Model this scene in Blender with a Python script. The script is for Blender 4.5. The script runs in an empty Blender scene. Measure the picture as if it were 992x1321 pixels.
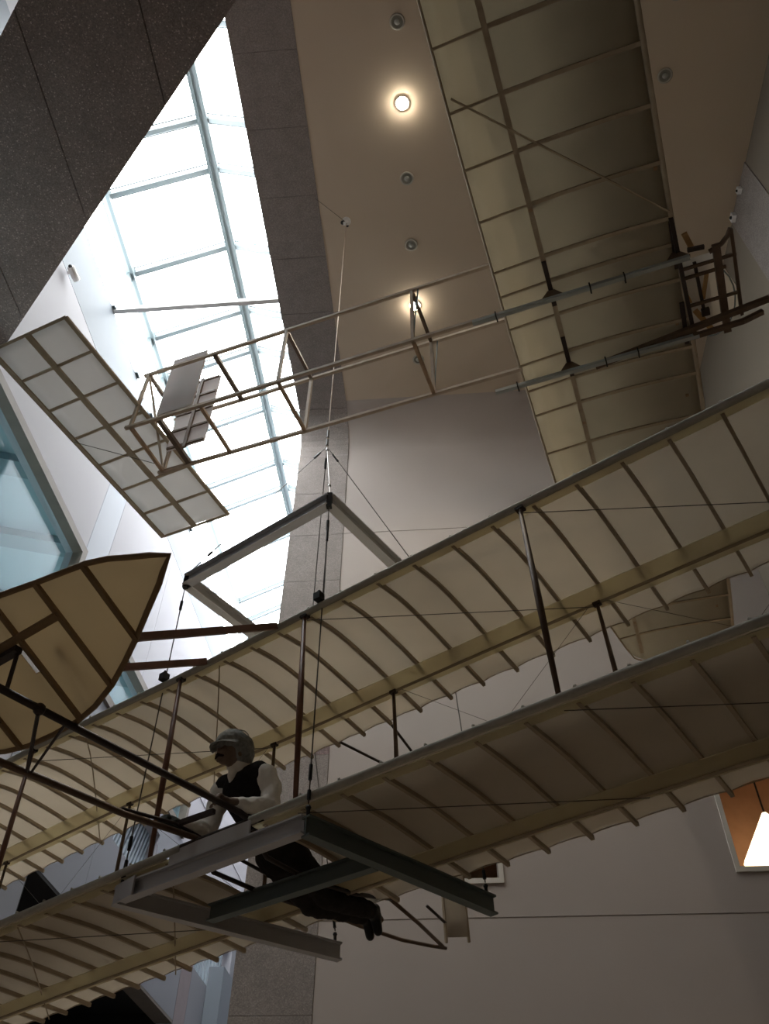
import bpy, bmesh, math, random
from mathutils import Vector as V, Matrix
random.seed(7)
scene = bpy.context.scene
col = scene.collection

# ------------------------------------------------------------------ camera
FPX = 1077.5
CX = V((0.99669, 0.08058, 0.01071))       # image right
CY = V((-0.05016, 0.71338, -0.69898))     # image down
CZ = V((-0.06397, 0.69613, 0.71506))      # view direction
camd = bpy.data.cameras.new('camera')
camd.sensor_fit = 'HORIZONTAL'; camd.sensor_width = 36.0; camd.lens = FPX * 36.0 / 992.0
camd.clip_start = 0.05; camd.clip_end = 500
cam = bpy.data.objects.new('camera', camd); col.objects.link(cam)
_r = CX.normalized(); _b = (-CZ).normalized(); _u = _b.cross(_r).normalized(); _r = _u.cross(_b)
cam.matrix_world = Matrix(((_r.x, _u.x, _b.x, 0), (_r.y, _u.y, _b.y, 0), (_r.z, _u.z, _b.z, 1.6), (0, 0, 0, 1)))
scene.camera = cam

# ------------------------------------------------------------------ sky and exposure
SKY = 11.0
w = bpy.data.worlds.new('overcast_sky'); scene.world = w; w.use_nodes = True
bg = w.node_tree.nodes['Background']
bg.inputs[0].default_value = (0.98, 0.985, 1.0, 1); bg.inputs[1].default_value = SKY
vs = scene.view_settings
vs.view_transform = 'Standard'; vs.look = 'None'; vs.exposure = 0.66; vs.gamma = 1.0; vs.use_curve_mapping = False
cy = scene.cycles
cy.use_denoising = True; cy.max_bounces = 12; cy.diffuse_bounces = 8; cy.transparent_max_bounces = 24
cy.transmission_bounces = 8; cy.glossy_bounces = 3; cy.caustics_reflective = False; cy.caustics_refractive = False
cy.sample_clamp_indirect = 8.0

def portal(name, size, loc, rot):
    ld = bpy.data.lights.new(name, 'AREA'); ld.shape = 'RECTANGLE'; ld.size, ld.size_y = size
    ld.cycles.is_portal = True
    o = bpy.data.objects.new(name, ld); col.objects.link(o); o.location = loc; o.rotation_euler = rot
    return o
portal('skylight_portal', (3.3, 19.4), (-4.0, 12.5, 16.62), (0, 0, 0))

# ------------------------------------------------------------------ materials
MATS = {}
def nt(m):
    m.use_nodes = True
    return m.node_tree
def principled(name, colr, rough=0.6, spec=0.3, metal=0.0, var=0.0, scale=6.0, bump=0.0, bscale=60.0, speck=None, stretch=None):
    m = bpy.data.materials.new(name); t = nt(m); b = t.nodes['Principled BSDF']
    b.inputs['Base Color'].default_value = (*colr, 1); b.inputs['Roughness'].default_value = rough
    b.inputs['Specular IOR Level'].default_value = spec; b.inputs['Metallic'].default_value = metal
    tc = t.nodes.new('ShaderNodeTexCoord'); mp = t.nodes.new('ShaderNodeMapping')
    t.links.new(tc.outputs['Object'], mp.inputs[0])
    if stretch: mp.inputs['Scale'].default_value = stretch
    last = None
    if var > 0:
        n = t.nodes.new('ShaderNodeTexNoise'); n.inputs['Scale'].default_value = scale; n.inputs['Detail'].default_value = 6
        t.links.new(mp.outputs[0], n.inputs['Vector'])
        r = t.nodes.new('ShaderNodeValToRGB'); e = r.color_ramp.elements
        e[0].position = 0.3; e[1].position = 0.7
        e[0].color = (*[c * (1 - var) for c in colr], 1); e[1].color = (*[min(1, c * (1 + var)) for c in colr], 1)
        t.links.new(n.outputs['Fac'], r.inputs[0]); last = r.outputs[0]
    if speck:
        vz = t.nodes.new('ShaderNodeTexVoronoi'); vz.inputs['Scale'].default_value = speck[0]
        t.links.new(mp.outputs[0], vz.inputs['Vector'])
        bw = t.nodes.new('ShaderNodeSeparateColor'); t.links.new(vz.outputs['Color'], bw.inputs[0])
        r2 = t.nodes.new('ShaderNodeValToRGB'); e = r2.color_ramp.elements
        e[0].position = 0.0; e[0].color = (speck[1],) * 3 + (1,); e[1].position = 1.0; e[1].color = (speck[2],) * 3 + (1,)
        k = r2.color_ramp.elements.new(0.55); k.color = (1, 1, 1, 1); k = r2.color_ramp.elements.new(0.93); k.color = (1.15, 1.15, 1.15, 1)
        t.links.new(bw.outputs[0], r2.inputs[0])
        mx = t.nodes.new('ShaderNodeMix'); mx.data_type = 'RGBA'; mx.blend_type = 'MULTIPLY'; mx.inputs[0].default_value = 1
        if last: t.links.new(last, mx.inputs[6])
        else: mx.inputs[6].default_value = (*colr, 1)
        t.links.new(r2.outputs[0], mx.inputs[7]); last = mx.outputs[2]
    if last: t.links.new(last, b.inputs['Base Color'])
    if bump > 0:
        n = t.nodes.new('ShaderNodeTexNoise'); n.inputs['Scale'].default_value = bscale; n.inputs['Detail'].default_value = 4
        t.links.new(mp.outputs[0], n.inputs['Vector'])
        bp = t.nodes.new('ShaderNodeBump'); bp.inputs['Strength'].default_value = bump; bp.inputs['Distance'].default_value = 0.01
        t.links.new(n.outputs['Fac'], bp.inputs['Height']); t.links.new(bp.outputs[0], b.inputs['Normal'])
    MATS[name] = m
    return m
def cloth(name, colr, trans, tcol=None, var=0.05, scale=3.0):
    m = bpy.data.materials.new(name); t = nt(m)
    for n in list(t.nodes):
        if n.type == 'BSDF_PRINCIPLED': t.nodes.remove(n)
    out = [n for n in t.nodes if n.type == 'OUTPUT_MATERIAL'][0]
    tcol = tcol or colr
    tc = t.nodes.new('ShaderNodeTexCoord'); n = t.nodes.new('ShaderNodeTexNoise'); n.inputs['Scale'].default_value = scale; n.inputs['Detail'].default_value = 5
    t.links.new(tc.outputs['Object'], n.inputs['Vector'])
    def ramp(c):
        r = t.nodes.new('ShaderNodeValToRGB'); e = r.color_ramp.elements; e[0].position = .3; e[1].position = .7
        e[0].color = (*[x * (1 - var) for x in c], 1); e[1].color = (*[min(1, x * (1 + var)) for x in c], 1)
        t.links.new(n.outputs['Fac'], r.inputs[0]); return r.outputs[0]
    d = t.nodes.new('ShaderNodeBsdfDiffuse'); tr = t.nodes.new('ShaderNodeBsdfTranslucent'); mx = t.nodes.new('ShaderNodeMixShader')
    t.links.new(ramp(colr), d.inputs[0]); t.links.new(ramp(tcol), tr.inputs[0]); mx.inputs[0].default_value = trans
    t.links.new(d.outputs[0], mx.inputs[1]); t.links.new(tr.outputs[0], mx.inputs[2]); t.links.new(mx.outputs[0], out.inputs[0])
    MATS[name] = m
    return m
def glass(name, tint, gloss=0.06):
    m = bpy.data.materials.new(name); t = nt(m)
    for n in list(t.nodes):
        if n.type == 'BSDF_PRINCIPLED': t.nodes.remove(n)
    out = [n for n in t.nodes if n.type == 'OUTPUT_MATERIAL'][0]
    a = t.nodes.new('ShaderNodeBsdfTransparent'); a.inputs[0].default_value = (*tint, 1)
    g = t.nodes.new('ShaderNodeBsdfGlossy'); g.inputs['Roughness'].default_value = 0.03
    mx = t.nodes.new('ShaderNodeMixShader'); mx.inputs[0].default_value = gloss
    t.links.new(a.outputs[0], mx.inputs[1]); t.links.new(g.outputs[0], mx.inputs[2]); t.links.new(mx.outputs[0], out.inputs[0])
    MATS[name] = m
    return m
def glow(name, colr, s):
    m = bpy.data.materials.new(name); t = nt(m); b = t.nodes['Principled BSDF']
    b.inputs['Base Color'].default_value = (*colr, 1); b.inputs['Emission Color'].default_value = (*colr, 1); b.inputs['Emission Strength'].default_value = s
    MATS[name] = m
    return m

principled('wall_paint', (0.41, 0.365, 0.335), 0.8, 0.2, var=0.03, scale=0.8, bump=0.05, bscale=180)
principled('ceiling_paint', (0.54, 0.45, 0.345), 0.85, 0.2, var=0.03, scale=0.7)
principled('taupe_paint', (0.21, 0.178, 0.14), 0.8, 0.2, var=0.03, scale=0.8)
principled('white_paint', (0.375, 0.368, 0.39), 0.7, 0.25, var=0.02, scale=0.6)
principled('shaded_panel', (0.22, 0.225, 0.245), 0.6, 0.3, var=0.03, scale=0.7)  # lower left wall: dimness of the bay put into the panel colour
principled('blue_panel', (0.34, 0.365, 0.41), 0.6, 0.3, var=0.02, scale=0.7)
principled('curb_paint', (0.175, 0.197, 0.222), 0.6, 0.3, var=0.02, scale=0.7)
principled('pink_panel', (0.24, 0.20, 0.205), 0.7, 0.3, var=0.04)
principled('aggregate', (0.25, 0.22, 0.203), 0.85, 0.25, var=0.08, scale=5, bump=0.15, bscale=120, speck=(95, 0.8, 1.35))
principled('aggregate_brown', (0.235, 0.178, 0.158), 0.85, 0.25, var=0.10, scale=2.5, bump=0.2, bscale=90, speck=(90, 0.75, 2.3))
principled('aggregate_red', (0.23, 0.17, 0.165), 0.85, 0.25, var=0.10, scale=4, bump=0.2, bscale=90, speck=(70, 0.7, 1.5))
principled('floor_stone', (0.30, 0.24, 0.185), 0.5, 0.3, var=0.15, scale=2)
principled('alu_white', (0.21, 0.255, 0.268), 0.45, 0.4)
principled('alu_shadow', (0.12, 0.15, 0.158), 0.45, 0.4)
principled('window_frame', (0.17, 0.145, 0.12), 0.6, 0.3, var=0.08, scale=4)
principled('trim_paint', (0.58, 0.55, 0.50), 0.6, 0.3)
principled('brown_plaster', (0.36, 0.20, 0.115), 0.8, 0.2, var=0.08)
principled('dark_void', (0.03, 0.03, 0.03), 0.9, 0.1)
principled('aqua_ceiling', (0.27, 0.36, 0.385), 0.7, 0.2)
principled('aqua_beam', (0.16, 0.225, 0.245), 0.7, 0.2)
principled('blue_glass_wall', (0.05, 0.10, 0.14), 0.3, 0.4)
principled('rail_white', (0.36, 0.42, 0.46), 0.5, 0.3)
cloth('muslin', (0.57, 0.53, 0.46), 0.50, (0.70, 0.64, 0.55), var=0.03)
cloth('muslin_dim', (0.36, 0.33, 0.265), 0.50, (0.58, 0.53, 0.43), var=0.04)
cloth('muslin_pocket', (0.60, 0.56, 0.45), 0.78, (0.98, 0.93, 0.78), var=0.05)
cloth('muslin_elevator', (0.50, 0.43, 0.31), 0.52, (0.62, 0.53, 0.385), var=0.03)
cloth('muslin_white', (0.55, 0.54, 0.53), 0.45, (0.62, 0.61, 0.595), var=0.02)
cloth('rudder_cloth', (0.74, 0.70, 0.69), 0.35, var=0.02)
principled('edge_cloth', (0.44, 0.425, 0.37), 0.8, 0.2, var=0.08, scale=20)
principled('rib_cloth', (0.40, 0.33, 0.24), 0.8, 0.2, var=0.1, scale=10)
principled('rib_elevator', (0.25, 0.17, 0.095), 0.75, 0.2, var=0.1, scale=10)
principled('spruce', (0.36, 0.24, 0.15), 0.6, 0.3, var=0.15, scale=12, stretch=(1, 1, 1))
principled('dark_wood', (0.11, 0.068, 0.042), 0.5, 0.4, var=0.2, scale=10)
principled('red_wood', (0.17, 0.075, 0.045), 0.45, 0.4, var=0.2, scale=9)
principled('black_wood', (0.035, 0.022, 0.017), 0.5, 0.4, var=0.2, scale=9)
principled('rail_wood', (0.42, 0.33, 0.25), 0.55, 0.3, var=0.12, scale=8)
principled('steel_grey', (0.50, 0.50, 0.515), 0.55, 0.4, 0.2, var=0.05, scale=4)
principled('steel_green', (0.13, 0.16, 0.155), 0.55, 0.4, 0.2, var=0.06, scale=4)
principled('steel_light', (0.56, 0.55, 0.54), 0.55, 0.4, 0.1, var=0.05, scale=4)
principled('skid_paint', (0.34, 0.36, 0.345), 0.5, 0.3, var=0.06, scale=5)
principled('wire', (0.10, 0.09, 0.08), 0.4, 0.4, 0.6)
principled('black_metal', (0.02, 0.02, 0.02), 0.45, 0.4, 0.3)
principled('cap_tweed', (0.27, 0.28, 0.27), 0.9, 0.1, var=0.25, scale=45, bump=0.4, bscale=200)
principled('skin_tone', (0.20, 0.145, 0.115), 0.7, 0.2)
principled('moustache', (0.03, 0.02, 0.015), 0.9, 0.1)
principled('shirt_white', (0.82, 0.79, 0.73), 0.9, 0.1, var=0.06, scale=9, bump=0.5, bscale=18)
principled('vest_black', (0.022, 0.020, 0.020), 0.9, 0.1, var=0.2, scale=20)
principled('trouser_dark', (0.030, 0.026, 0.024), 0.9, 0.1, var=0.2, scale=14, bump=0.4, bscale=16)
principled('glove_dark', (0.045, 0.05, 0.045), 0.8, 0.2)
principled('shoe_black', (0.012, 0.011, 0.011), 0.5, 0.4)
principled('plastic_white', (0.75, 0.75, 0.74), 0.5, 0.4)
principled('lamp_ring', (0.42, 0.40, 0.34), 0.5, 0.4)
principled('lamp_can', (0.20, 0.20, 0.17), 0.4, 0.4)
principled('lamp_lens', (0.34, 0.35, 0.32), 0.3, 0.5)
cloth('seat_cloth', (0.80, 0.77, 0.73), 0.5, (0.85, 0.82, 0.77), var=0.02)
principled('seat_white', (0.90, 0.87, 0.83), 0.6, 0.3, var=0.03)
principled('seat_slat', (0.50, 0.30, 0.13), 0.6, 0.3, var=0.15, scale=15)
glass('sky_pane', (0.97, 0.985, 0.985), 0.03)
glass('window_pane', (0.80, 0.92, 0.94), 0.10)
glow('lamp_lit', (1.0, 0.90, 0.74), 160.0)
glow('shade_lit', (1.0, 0.80, 0.52), 2.2)

# ------------------------------------------------------------------ mesh builder
class MB:
    def __init__(self): self.v = []; self.f = []
    def add(self, vs, fs):
        n = len(self.v); self.v += [tuple(p) for p in vs]; self.f += [tuple(i + n for i in q) for q in fs]; return self
    def box(self, lo, hi):
        (a, b, c), (d, e, g) = lo, hi
        return self.add([(a, b, c), (d, b, c), (d, e, c), (a, e, c), (a, b, g), (d, b, g), (d, e, g), (a, e, g)],
                        [(0, 3, 2, 1), (4, 5, 6, 7), (0, 1, 5, 4), (1, 2, 6, 5), (2, 3, 7, 6), (3, 0, 4, 7)])
    def bar(self, p, q, wd, ht, up=(0, 0, 1), w2=None, h2=None):
        p, q = V(p), V(q); d = (q - p).normalized(); up = V(up)
        if abs(d.dot(up)) > 0.98: up = V((1, 0, 0))
        s = d.cross(up).normalized(); t = s.cross(d).normalized()
        w2 = wd if w2 is None else w2; h2 = ht if h2 is None else h2
        vs = []
        for c, a, b in ((p, wd / 2, ht / 2), (q, w2 / 2, h2 / 2)):
            vs += [c - s * a - t * b, c + s * a - t * b, c + s * a + t * b, c - s * a + t * b]
        return self.add(vs, [(0, 1, 2, 3)[::-1], (4, 5, 6, 7), (0, 1, 5, 4), (1, 2, 6, 5), (2, 3, 7, 6), (3, 0, 4, 7)])
    def ibeam(self, p, q, wd, ht, t=0.012, up=(0, 0, 1)):
        p, q = V(p), V(q); u = V(up) * (ht / 2 - t / 2)
        self.bar(p + u, q + u, wd, t, up); self.bar(p - u, q - u, wd, t, up)
        return self.bar(p, q, t, ht - 2 * t, up)
    def tube(self, pts, r, n=8, caps=True):
        pts = [V(p) for p in pts]; m = len(pts)
        rs = r if isinstance(r, (list, tuple)) else [r] * m
        vs = []; fs = []; ref = None
        for i, p in enumerate(pts):
            d = (pts[min(i + 1, m - 1)] - pts[max(i - 1, 0)]).normalized()
            if ref is None: ref = V((0, 0, 1)) if abs(d.z) < 0.9 else V((1, 0, 0))
            s = d.cross(ref).normalized(); t = s.cross(d).normalized(); ref = t
            for k in range(n):
                a = 2 * math.pi * k / n; vs.append(p + (s * math.cos(a) + t * math.sin(a)) * rs[i])
        for i in range(m - 1):
            for k in range(n):
                k2 = (k + 1) % n; fs.append((i * n + k, i * n + k2, (i + 1) * n + k2, (i + 1) * n + k))
        if caps: fs.append(tuple(range(n))[::-1]); fs.append(tuple((m - 1) * n + k for k in range(n)))
        return self.add(vs, fs)
    def prism(self, poly, d):                       # closed polygon of 3D points, extruded by vector d
        n = len(poly); d = V(d); vs = [V(p) for p in poly] + [V(p) + d for p in poly]
        fs = [tuple(range(n))[::-1], tuple(range(n, 2 * n))] + [(i, (i + 1) % n, n + (i + 1) % n, n + i) for i in range(n)]
        return self.add(vs, fs)
    def sheet(self, rows, th, up=(0, 0, 1)):        # grid of points given thickness along up
        nr, nc = len(rows), len(rows[0]); up = V(up) * th
        vs = [V(p) for r in rows for p in r]; vs += [p + up for p in vs]; N = nr * nc; fs = []
        I = lambda i, j: i * nc + j
        for i in range(nr - 1):
            for j in range(nc - 1):
                q = (I(i, j), I(i + 1, j), I(i + 1, j + 1), I(i, j + 1)); fs.append(q); fs.append(tuple(N + k for k in q[::-1]))
        edge = [I(0, j) for j in range(nc)] + [I(i, nc - 1) for i in range(1, nr)] + [I(nr - 1, j) for j in range(nc - 2, -1, -1)] + [I(i, 0) for i in range(nr - 2, 0, -1)]
        for a, b in zip(edge, edge[1:] + edge[:1]): fs.append((a, b, N + b, N + a))
        return self.add(vs, fs)
    def ball(self, c, r, n=10, sq=(1, 1, 1)):
        c = V(c); vs = []; fs = []; m = n // 2
        for i in range(m + 1):
            th = math.pi * i / m
            for k in range(n):
                a = 2 * math.pi * k / n
                vs.append(c + V((math.sin(th) * math.cos(a) * sq[0], math.sin(th) * math.sin(a) * sq[1], math.cos(th) * sq[2])) * r)
        for i in range(m):
            for k in range(n):
                k2 = (k + 1) % n; fs.append((i * n + k, (i + 1) * n + k, (i + 1) * n + k2, i * n + k2))
        return self.add(vs, fs)
    def mesh(self, name, mat, smooth=False):
        me = bpy.data.meshes.new(name); me.from_pydata([tuple(p) for p in self.v], [], self.f)
        bm = bmesh.new(); bm.from_mesh(me); bmesh.ops.recalc_face_normals(bm, faces=bm.faces); bm.to_mesh(me); bm.free()
        me.materials.append(MATS[mat])
        if smooth:
            for p in me.polygons: p.use_smooth = True
        return me
    def build(self, name, mat, parent=None, smooth=False):
        return obj(name, self.mesh(name, mat, smooth), parent)
def obj(name, me, parent=None):
    o = bpy.data.objects.new(name, me); col.objects.link(o)
    if parent: o.parent = parent
    return o
def tag(o, label=None, cat=None, group=None, kind=None):
    if label: o['label'] = label
    if cat: o['category'] = cat
    if group: o['group'] = group
    if kind: o['kind'] = kind
    return o
def empty(name, mtx=None, loc=None):
    o = bpy.data.objects.new(name, None); col.objects.link(o); o.empty_display_size = 0.2
    if mtx: o.matrix_world = mtx
    if loc: o.location = loc
    return o
def interp(tab, x):
    if x <= tab[0][0]: return tab[0][1]
    for (a, b), (c, d) in zip(tab, tab[1:]):
        if x <= c: return b + (d - b) * (x - a) / (c - a)
    return tab[-1][1]
def wall_cells(axis, x0, x1, ext, holes, m=None):
    """boxes of a wall lying across `axis` between x0 and x1; ext/holes are (lo, hi, zlo, zhi)"""
    m = m or MB(); a0, a1, z0, z1 = ext
    A = sorted({a0, a1} | {h for H in holes for h in H[:2] if a0 < h < a1}); Z = sorted({z0, z1} | {h for H in holes for h in H[2:] if z0 < h < z1})
    for i in range(len(A) - 1):
        for k in range(len(Z) - 1):
            ca, cz = (A[i] + A[i + 1]) / 2, (Z[k] + Z[k + 1]) / 2
            if any(h[0] < ca < h[1] and h[2] < cz < h[3] for h in holes): continue
            if axis == 'x': m.box((x0, A[i], Z[k]), (x1, A[i + 1], Z[k + 1]))
            else: m.box((A[i], x0, Z[k]), (A[i + 1], x1, Z[k + 1]))
    return m

# ------------------------------------------------------------------ the hall
ZC = 14.38; XL = -5.46; XB0 = -2.55; XB1 = -1.63; XR = 4.89; YW = 10.1; YE = 22.0; YN = -7.0
Y0C, ZC0 = 9.45, 13.65      # where the ceiling starts to curve, where the curve ends on the wall

tag(MB().box((XL - 4, YN - .3, -.2), (XR + .3, YE + .3, 0)).build('floor', 'floor_stone'), 'brown stone floor of the hall', kind='structure')

def cove_pts(n=10):
    return [(Y0C + (YW - Y0C) * math.sin(t * math.pi / 2 / n), ZC0 + (ZC - ZC0) * math.cos(t * math.pi / 2 / n)) for t in range(n + 1)]

c = tag(MB().box((XB1, YN, ZC), (XR + .3, Y0C, ZC + .3)).build('ceiling', 'ceiling_paint'), 'flat beige ceiling with recessed downlights', kind='structure')
m = MB(); cp = cove_pts(36)
m.sheet([[(XB1, y, z), (XR + .3, y, z)] for y, z in cp], 0.05, (0, 0.7, 0.7))
m.build('cove', 'wall_paint', c)

# far wall in tiers with fine joints, two openings
WH = [(-0.35, 0.50, 5.66, 6.95), (3.31, 4.55, 5.73, 7.4)]
wb = tag(wall_cells('y', YW + .012, YW + .35, (XB0, XR + .3, 0, ZC + .3), WH).build('wall_back', 'wall_paint'), 'warm grey far wall behind the gliders', kind='structure')
for z0, z1 in ((0, 5.205), (5.22, 11.495), (11.507, ZC0)):
    hs = [h for h in WH if z0 < h[2] < z1]
    wall_cells('y', YW, YW + .013, (XB1 + .006, XR, z0, z1), hs).build('wall_panel', 'wall_paint', wb)
for i, (a, b, z0, z1) in enumerate(WH):
    wn = empty('window_%d' % (i + 2), loc=(0, 0, 0)); tag(wn, ['recessed opening with white trim behind the aft edge of the lower wing', 'recessed opening with white trim holding a glowing lamp'][i], kind='structure')
    t = .06
    for lo, hi in (((a - t, YW - .02, z0 - t), (b + t, YW + .1, z0)), ((a - t, YW - .02, z1), (b + t, YW + .1, z1 + t)), ((a - t, YW - .02, z0), (a, YW + .1, z1)), ((b, YW - .02, z0), (b + t, YW + .1, z1))):
        MB().box(lo, hi).build('trim_board', 'trim_paint', wn)
    wall_cells('y', YW + 1.3, YW + 1.35, (a - .6, b + .6, z0 - .6, z1 + .6), [], MB()).box((a - .6, YW + .35, z0 - .6), (b + .6, YW + 1.3, z0 - .55)).box((a - .6, YW + .35, z1 + .55), (b + .6, YW + 1.3, z1 + .6)).box((a - .65, YW + .35, z0 - .6), (a - .6, YW + 1.3, z1 + .6)).box((b + .6, YW + .35, z0 - .6), (b + .65, YW + 1.3, z1 + .6)).build('recess', 'brown_plaster', wn)

# pilaster and ceiling band of exposed aggregate, in panels along one path
path = [(YN + i * 0.01, ZC) for i in range(0)]
def band_profile():
    pts = [(y, ZC) for y in (-7.0, 0.0, Y0C)] + cp[1:] + [(YW, 0.0)]
    return pts
bt = empty('trim_1'); tag(bt, 'grey exposed aggregate concrete band along the skylight turning down the far wall', kind='structure')
# dense path by arc length
prof = band_profile(); dense = []
for (y0, z0), (y1, z1) in zip(prof, prof[1:]):
    L = math.hypot(y1 - y0, z1 - z0); n = max(1, int(L / 0.06))
    for k in range(n): dense.append((y0 + (y1 - y0) * k / n, z0 + (z1 - z0) * k / n))
dense.append(prof[-1])
S = [0.0]
for a, b in zip(dense, dense[1:]): S.append(S[-1] + math.hypot(b[0] - a[0], b[1] - a[1]))
s_ref = S[min(range(len(dense)), key=lambda i: abs(dense[i][1] - 11.48) + (0 if dense[i][0] > 10 else 9))]
cuts = [s_ref + 1.035 * k for k in range(-30, 15)]
cuts = [0.0] + [q for q in cuts if 0.3 < q < S[-1] - .3] + [S[-1]]
def at_s(s):
    for i in range(len(S) - 1):
        if s <= S[i + 1]:
            t = (s - S[i]) / (S[i + 1] - S[i]); return (dense[i][0] + (dense[i + 1][0] - dense[i][0]) * t, dense[i][1] + (dense[i + 1][1] - dense[i][1]) * t)
    return dense[-1]
for a, b in zip(cuts, cuts[1:]):
    a += .004; b -= .004; n = max(2, int((b - a) / .12)); rows = []
    for k in range(n + 1):
        y, z = at_s(a + (b - a) * k / n)
        y1, z1 = at_s(max(0, a + (b - a) * k / n - .02)); y2, z2 = at_s(min(S[-1], a + (b - a) * k / n + .02))
        d = math.hypot(y2 - y1, z2 - z1) or 1; ny, nz = (z2 - z1) / d, -(y2 - y1) / d   # towards the room
        rows.append([(XB0, y + ny * .012, z + nz * .012), (XB1, y + ny * .012, z + nz * .012)])
    zm = at_s((a + b) / 2)
    red = 7.12 < zm[1] < 8.15 and zm[0] > 10
    MB().sheet(rows, .05, (0, .5, .6)).build('concrete_panel', 'aggregate_red' if red else 'aggregate', bt)
MB().box((XB0, YN, ZC + .02), (XB1, YW + .3, ZC + 1.75)).build('upstand', 'aggregate', bt)

# side wall of the deep bay, end wall, near wall, right wall
tag(MB().box((XB0, YW + .012, 0), (XB0 + .25, YE, ZC + 1.75)).build('wall_bay', 'white_paint'), 'white side wall of the bay beyond the concrete pilaster', kind='structure')
tag(MB().box((XL - .3, YE, 0), (XB0 + .3, YE + .3, 17)).build('wall_end', 'white_paint'), 'white end wall of the skylit bay', kind='structure')
tag(MB().box((XL - 4, YN - .3, 0), (XR + .3, YN, 17)).build('wall_front', 'wall_paint'), 'grey wall opposite the hanging gliders', kind='structure')
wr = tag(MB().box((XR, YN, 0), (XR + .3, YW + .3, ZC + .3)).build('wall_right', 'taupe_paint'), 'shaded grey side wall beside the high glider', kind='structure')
MB().box((XR - .015, 5.45, 0), (XR, 6.40, ZC)).build('concrete_panel', 'aggregate', wr)

# left wall with its openings
LH = [(2.2, 9.03, 7.9, 10.33), (10.75, 16.0, 8.95, 10.15), (12.68, 14.75, 7.45, 8.45), (10.34, 17.4, 3.0, 6.10), (18.22, 21.2, 7.25, 8.75)]
wl = tag(wall_cells('x', XL - .3, XL, (YN, YE, 0, ZC), LH).build('wall_left', 'white_paint'), 'white panelled wall below the skylight curb', kind='structure')
def lpanel(y0, y1, z0, z1, mat, th=.012): return MB().box((XL, y0, z0), (XL + th, y1, z1)).build('wall_panel', mat, wl)
for y0, y1, mt in ((YN, 3.2, 'white_paint'), (3.21, 9.016, 'white_paint'), (9.026, 9.716, 'blue_panel'), (9.726, 12.2, 'white_paint'), (12.21, 17.0, 'white_paint'), (17.01, 21.99, 'white_paint')):
    lpanel(y0, y1, 10.36 if y1 < 9.1 else 10.18, 13.19, mt)
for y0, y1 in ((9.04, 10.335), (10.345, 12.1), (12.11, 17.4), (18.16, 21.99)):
    wall_cells('x', XL, XL + .012, (y0, y1, 0.2, 8.93), [h for h in LH[2:]]).build('wall_panel', 'shaded_panel', wl)
lpanel(17.42, 18.15, 0.2, 8.9, 'pink_panel')
MB().box((XL, YN, 13.2), (XL + .013, YE - .01, ZC)).build('curb', 'curb_paint', wl)
def framed(n, y0, y1, z0, z1, label, fr=.14, dep=.16, pane=True):
    wn = empty('window_%d' % n); tag(wn, label, kind='structure')
    for lo, hi in (((y0, z1 - fr), (y1, z1)), ((y0, z0), (y1, z0 + fr)), ((y0, z0 + fr), (y0 + fr, z1 - fr)), ((y1 - fr, z0 + fr), (y1, z1 - fr))):
        MB().box((XL - .10, lo[0], lo[1]), (XL + dep * .35, hi[0], hi[1])).build('frame', 'window_frame', wn)
    if pane: MB().box((XL - .14, y0, z0), (XL - .12, y1, z1)).build('pane', 'window_pane', wn)
    return wn
w4 = framed(4, 2.2, 9.03, 7.9, 10.33, 'large greenish glazed window with brown frame in the white wall')
framed(5, 10.75, 16.0, 8.95, 10.15, 'brown framed window in the white wall beyond the blue panel')
# the lit gallery behind the big window
g = MB(); g.box((XL - 4, 1.0, 10.75), (XL - .3, 17.5, 10.85)); g.box((XL - 4, 1.0, 7.0), (XL - .3, 17.5, 7.1)); g.box((XL - 4, .9, 7.0), (XL - .3, 1.0, 10.8)); g.box((XL - 4, 17.5, 7.0), (XL - .3, 17.6, 10.8))
g.box((XL - 4.1, 1.0, 7.0), (XL - 4, 17.5, 8.3)); g.box((XL - 4.1, 1.0, 8.75), (XL - 4, 17.5, 10.8))
ga = tag(g.build('ceiling_gallery', 'aqua_ceiling'), 'pale aqua gallery ceiling seen through the big window', kind='structure')
for y in (4.2, 6.0, 7.6, 9.3, 11, 13): MB().bar((XL - .4, y, 10.68), (XL - 3.9, y - 1.2, 10.68), .32, .14).build('beam', 'aqua_beam', ga)
portal('gallery_portal', (16.3, .45), (XL - 4.15, 9.25, 8.52), (0, math.radians(-90), 0))
# dark lower opening with a sloping brown soffit
dk = MB(); dk.box((XL - 3, 10.2, 2.9), (XL - 2.9, 17.6, 6.4)); dk.box((XL - 3, 10.1, 2.9), (XL - .3, 10.2, 6.4)); dk.box((XL - 3, 17.5, 2.9), (XL - .3, 17.6, 6.4)); dk.box((XL - 3, 10.2, 2.9), (XL - .3, 17.5, 3.0)); dk.box((XL - 3, 10.2, 6.25), (XL - .3, 17.5, 6.4))
dk = tag(dk.build('wall_recess', 'dark_void'), 'black lower gallery opening in the white wall', kind='structure')
MB().box((XL - .32, 10.35, 6.05), (XL + .01, 14.9, 6.10)).build('lintel', 'dark_void', dk); MB().box((XL - .32, 14.9, 6.05), (XL + .01, 17.4, 6.10)).build('lintel', 'window_frame', dk); MB().box((XL - .31, 10.34, 3.0), (XL + .01, 10.36, 6.05)).build('jamb_lining', 'dark_void', dk)
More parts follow.
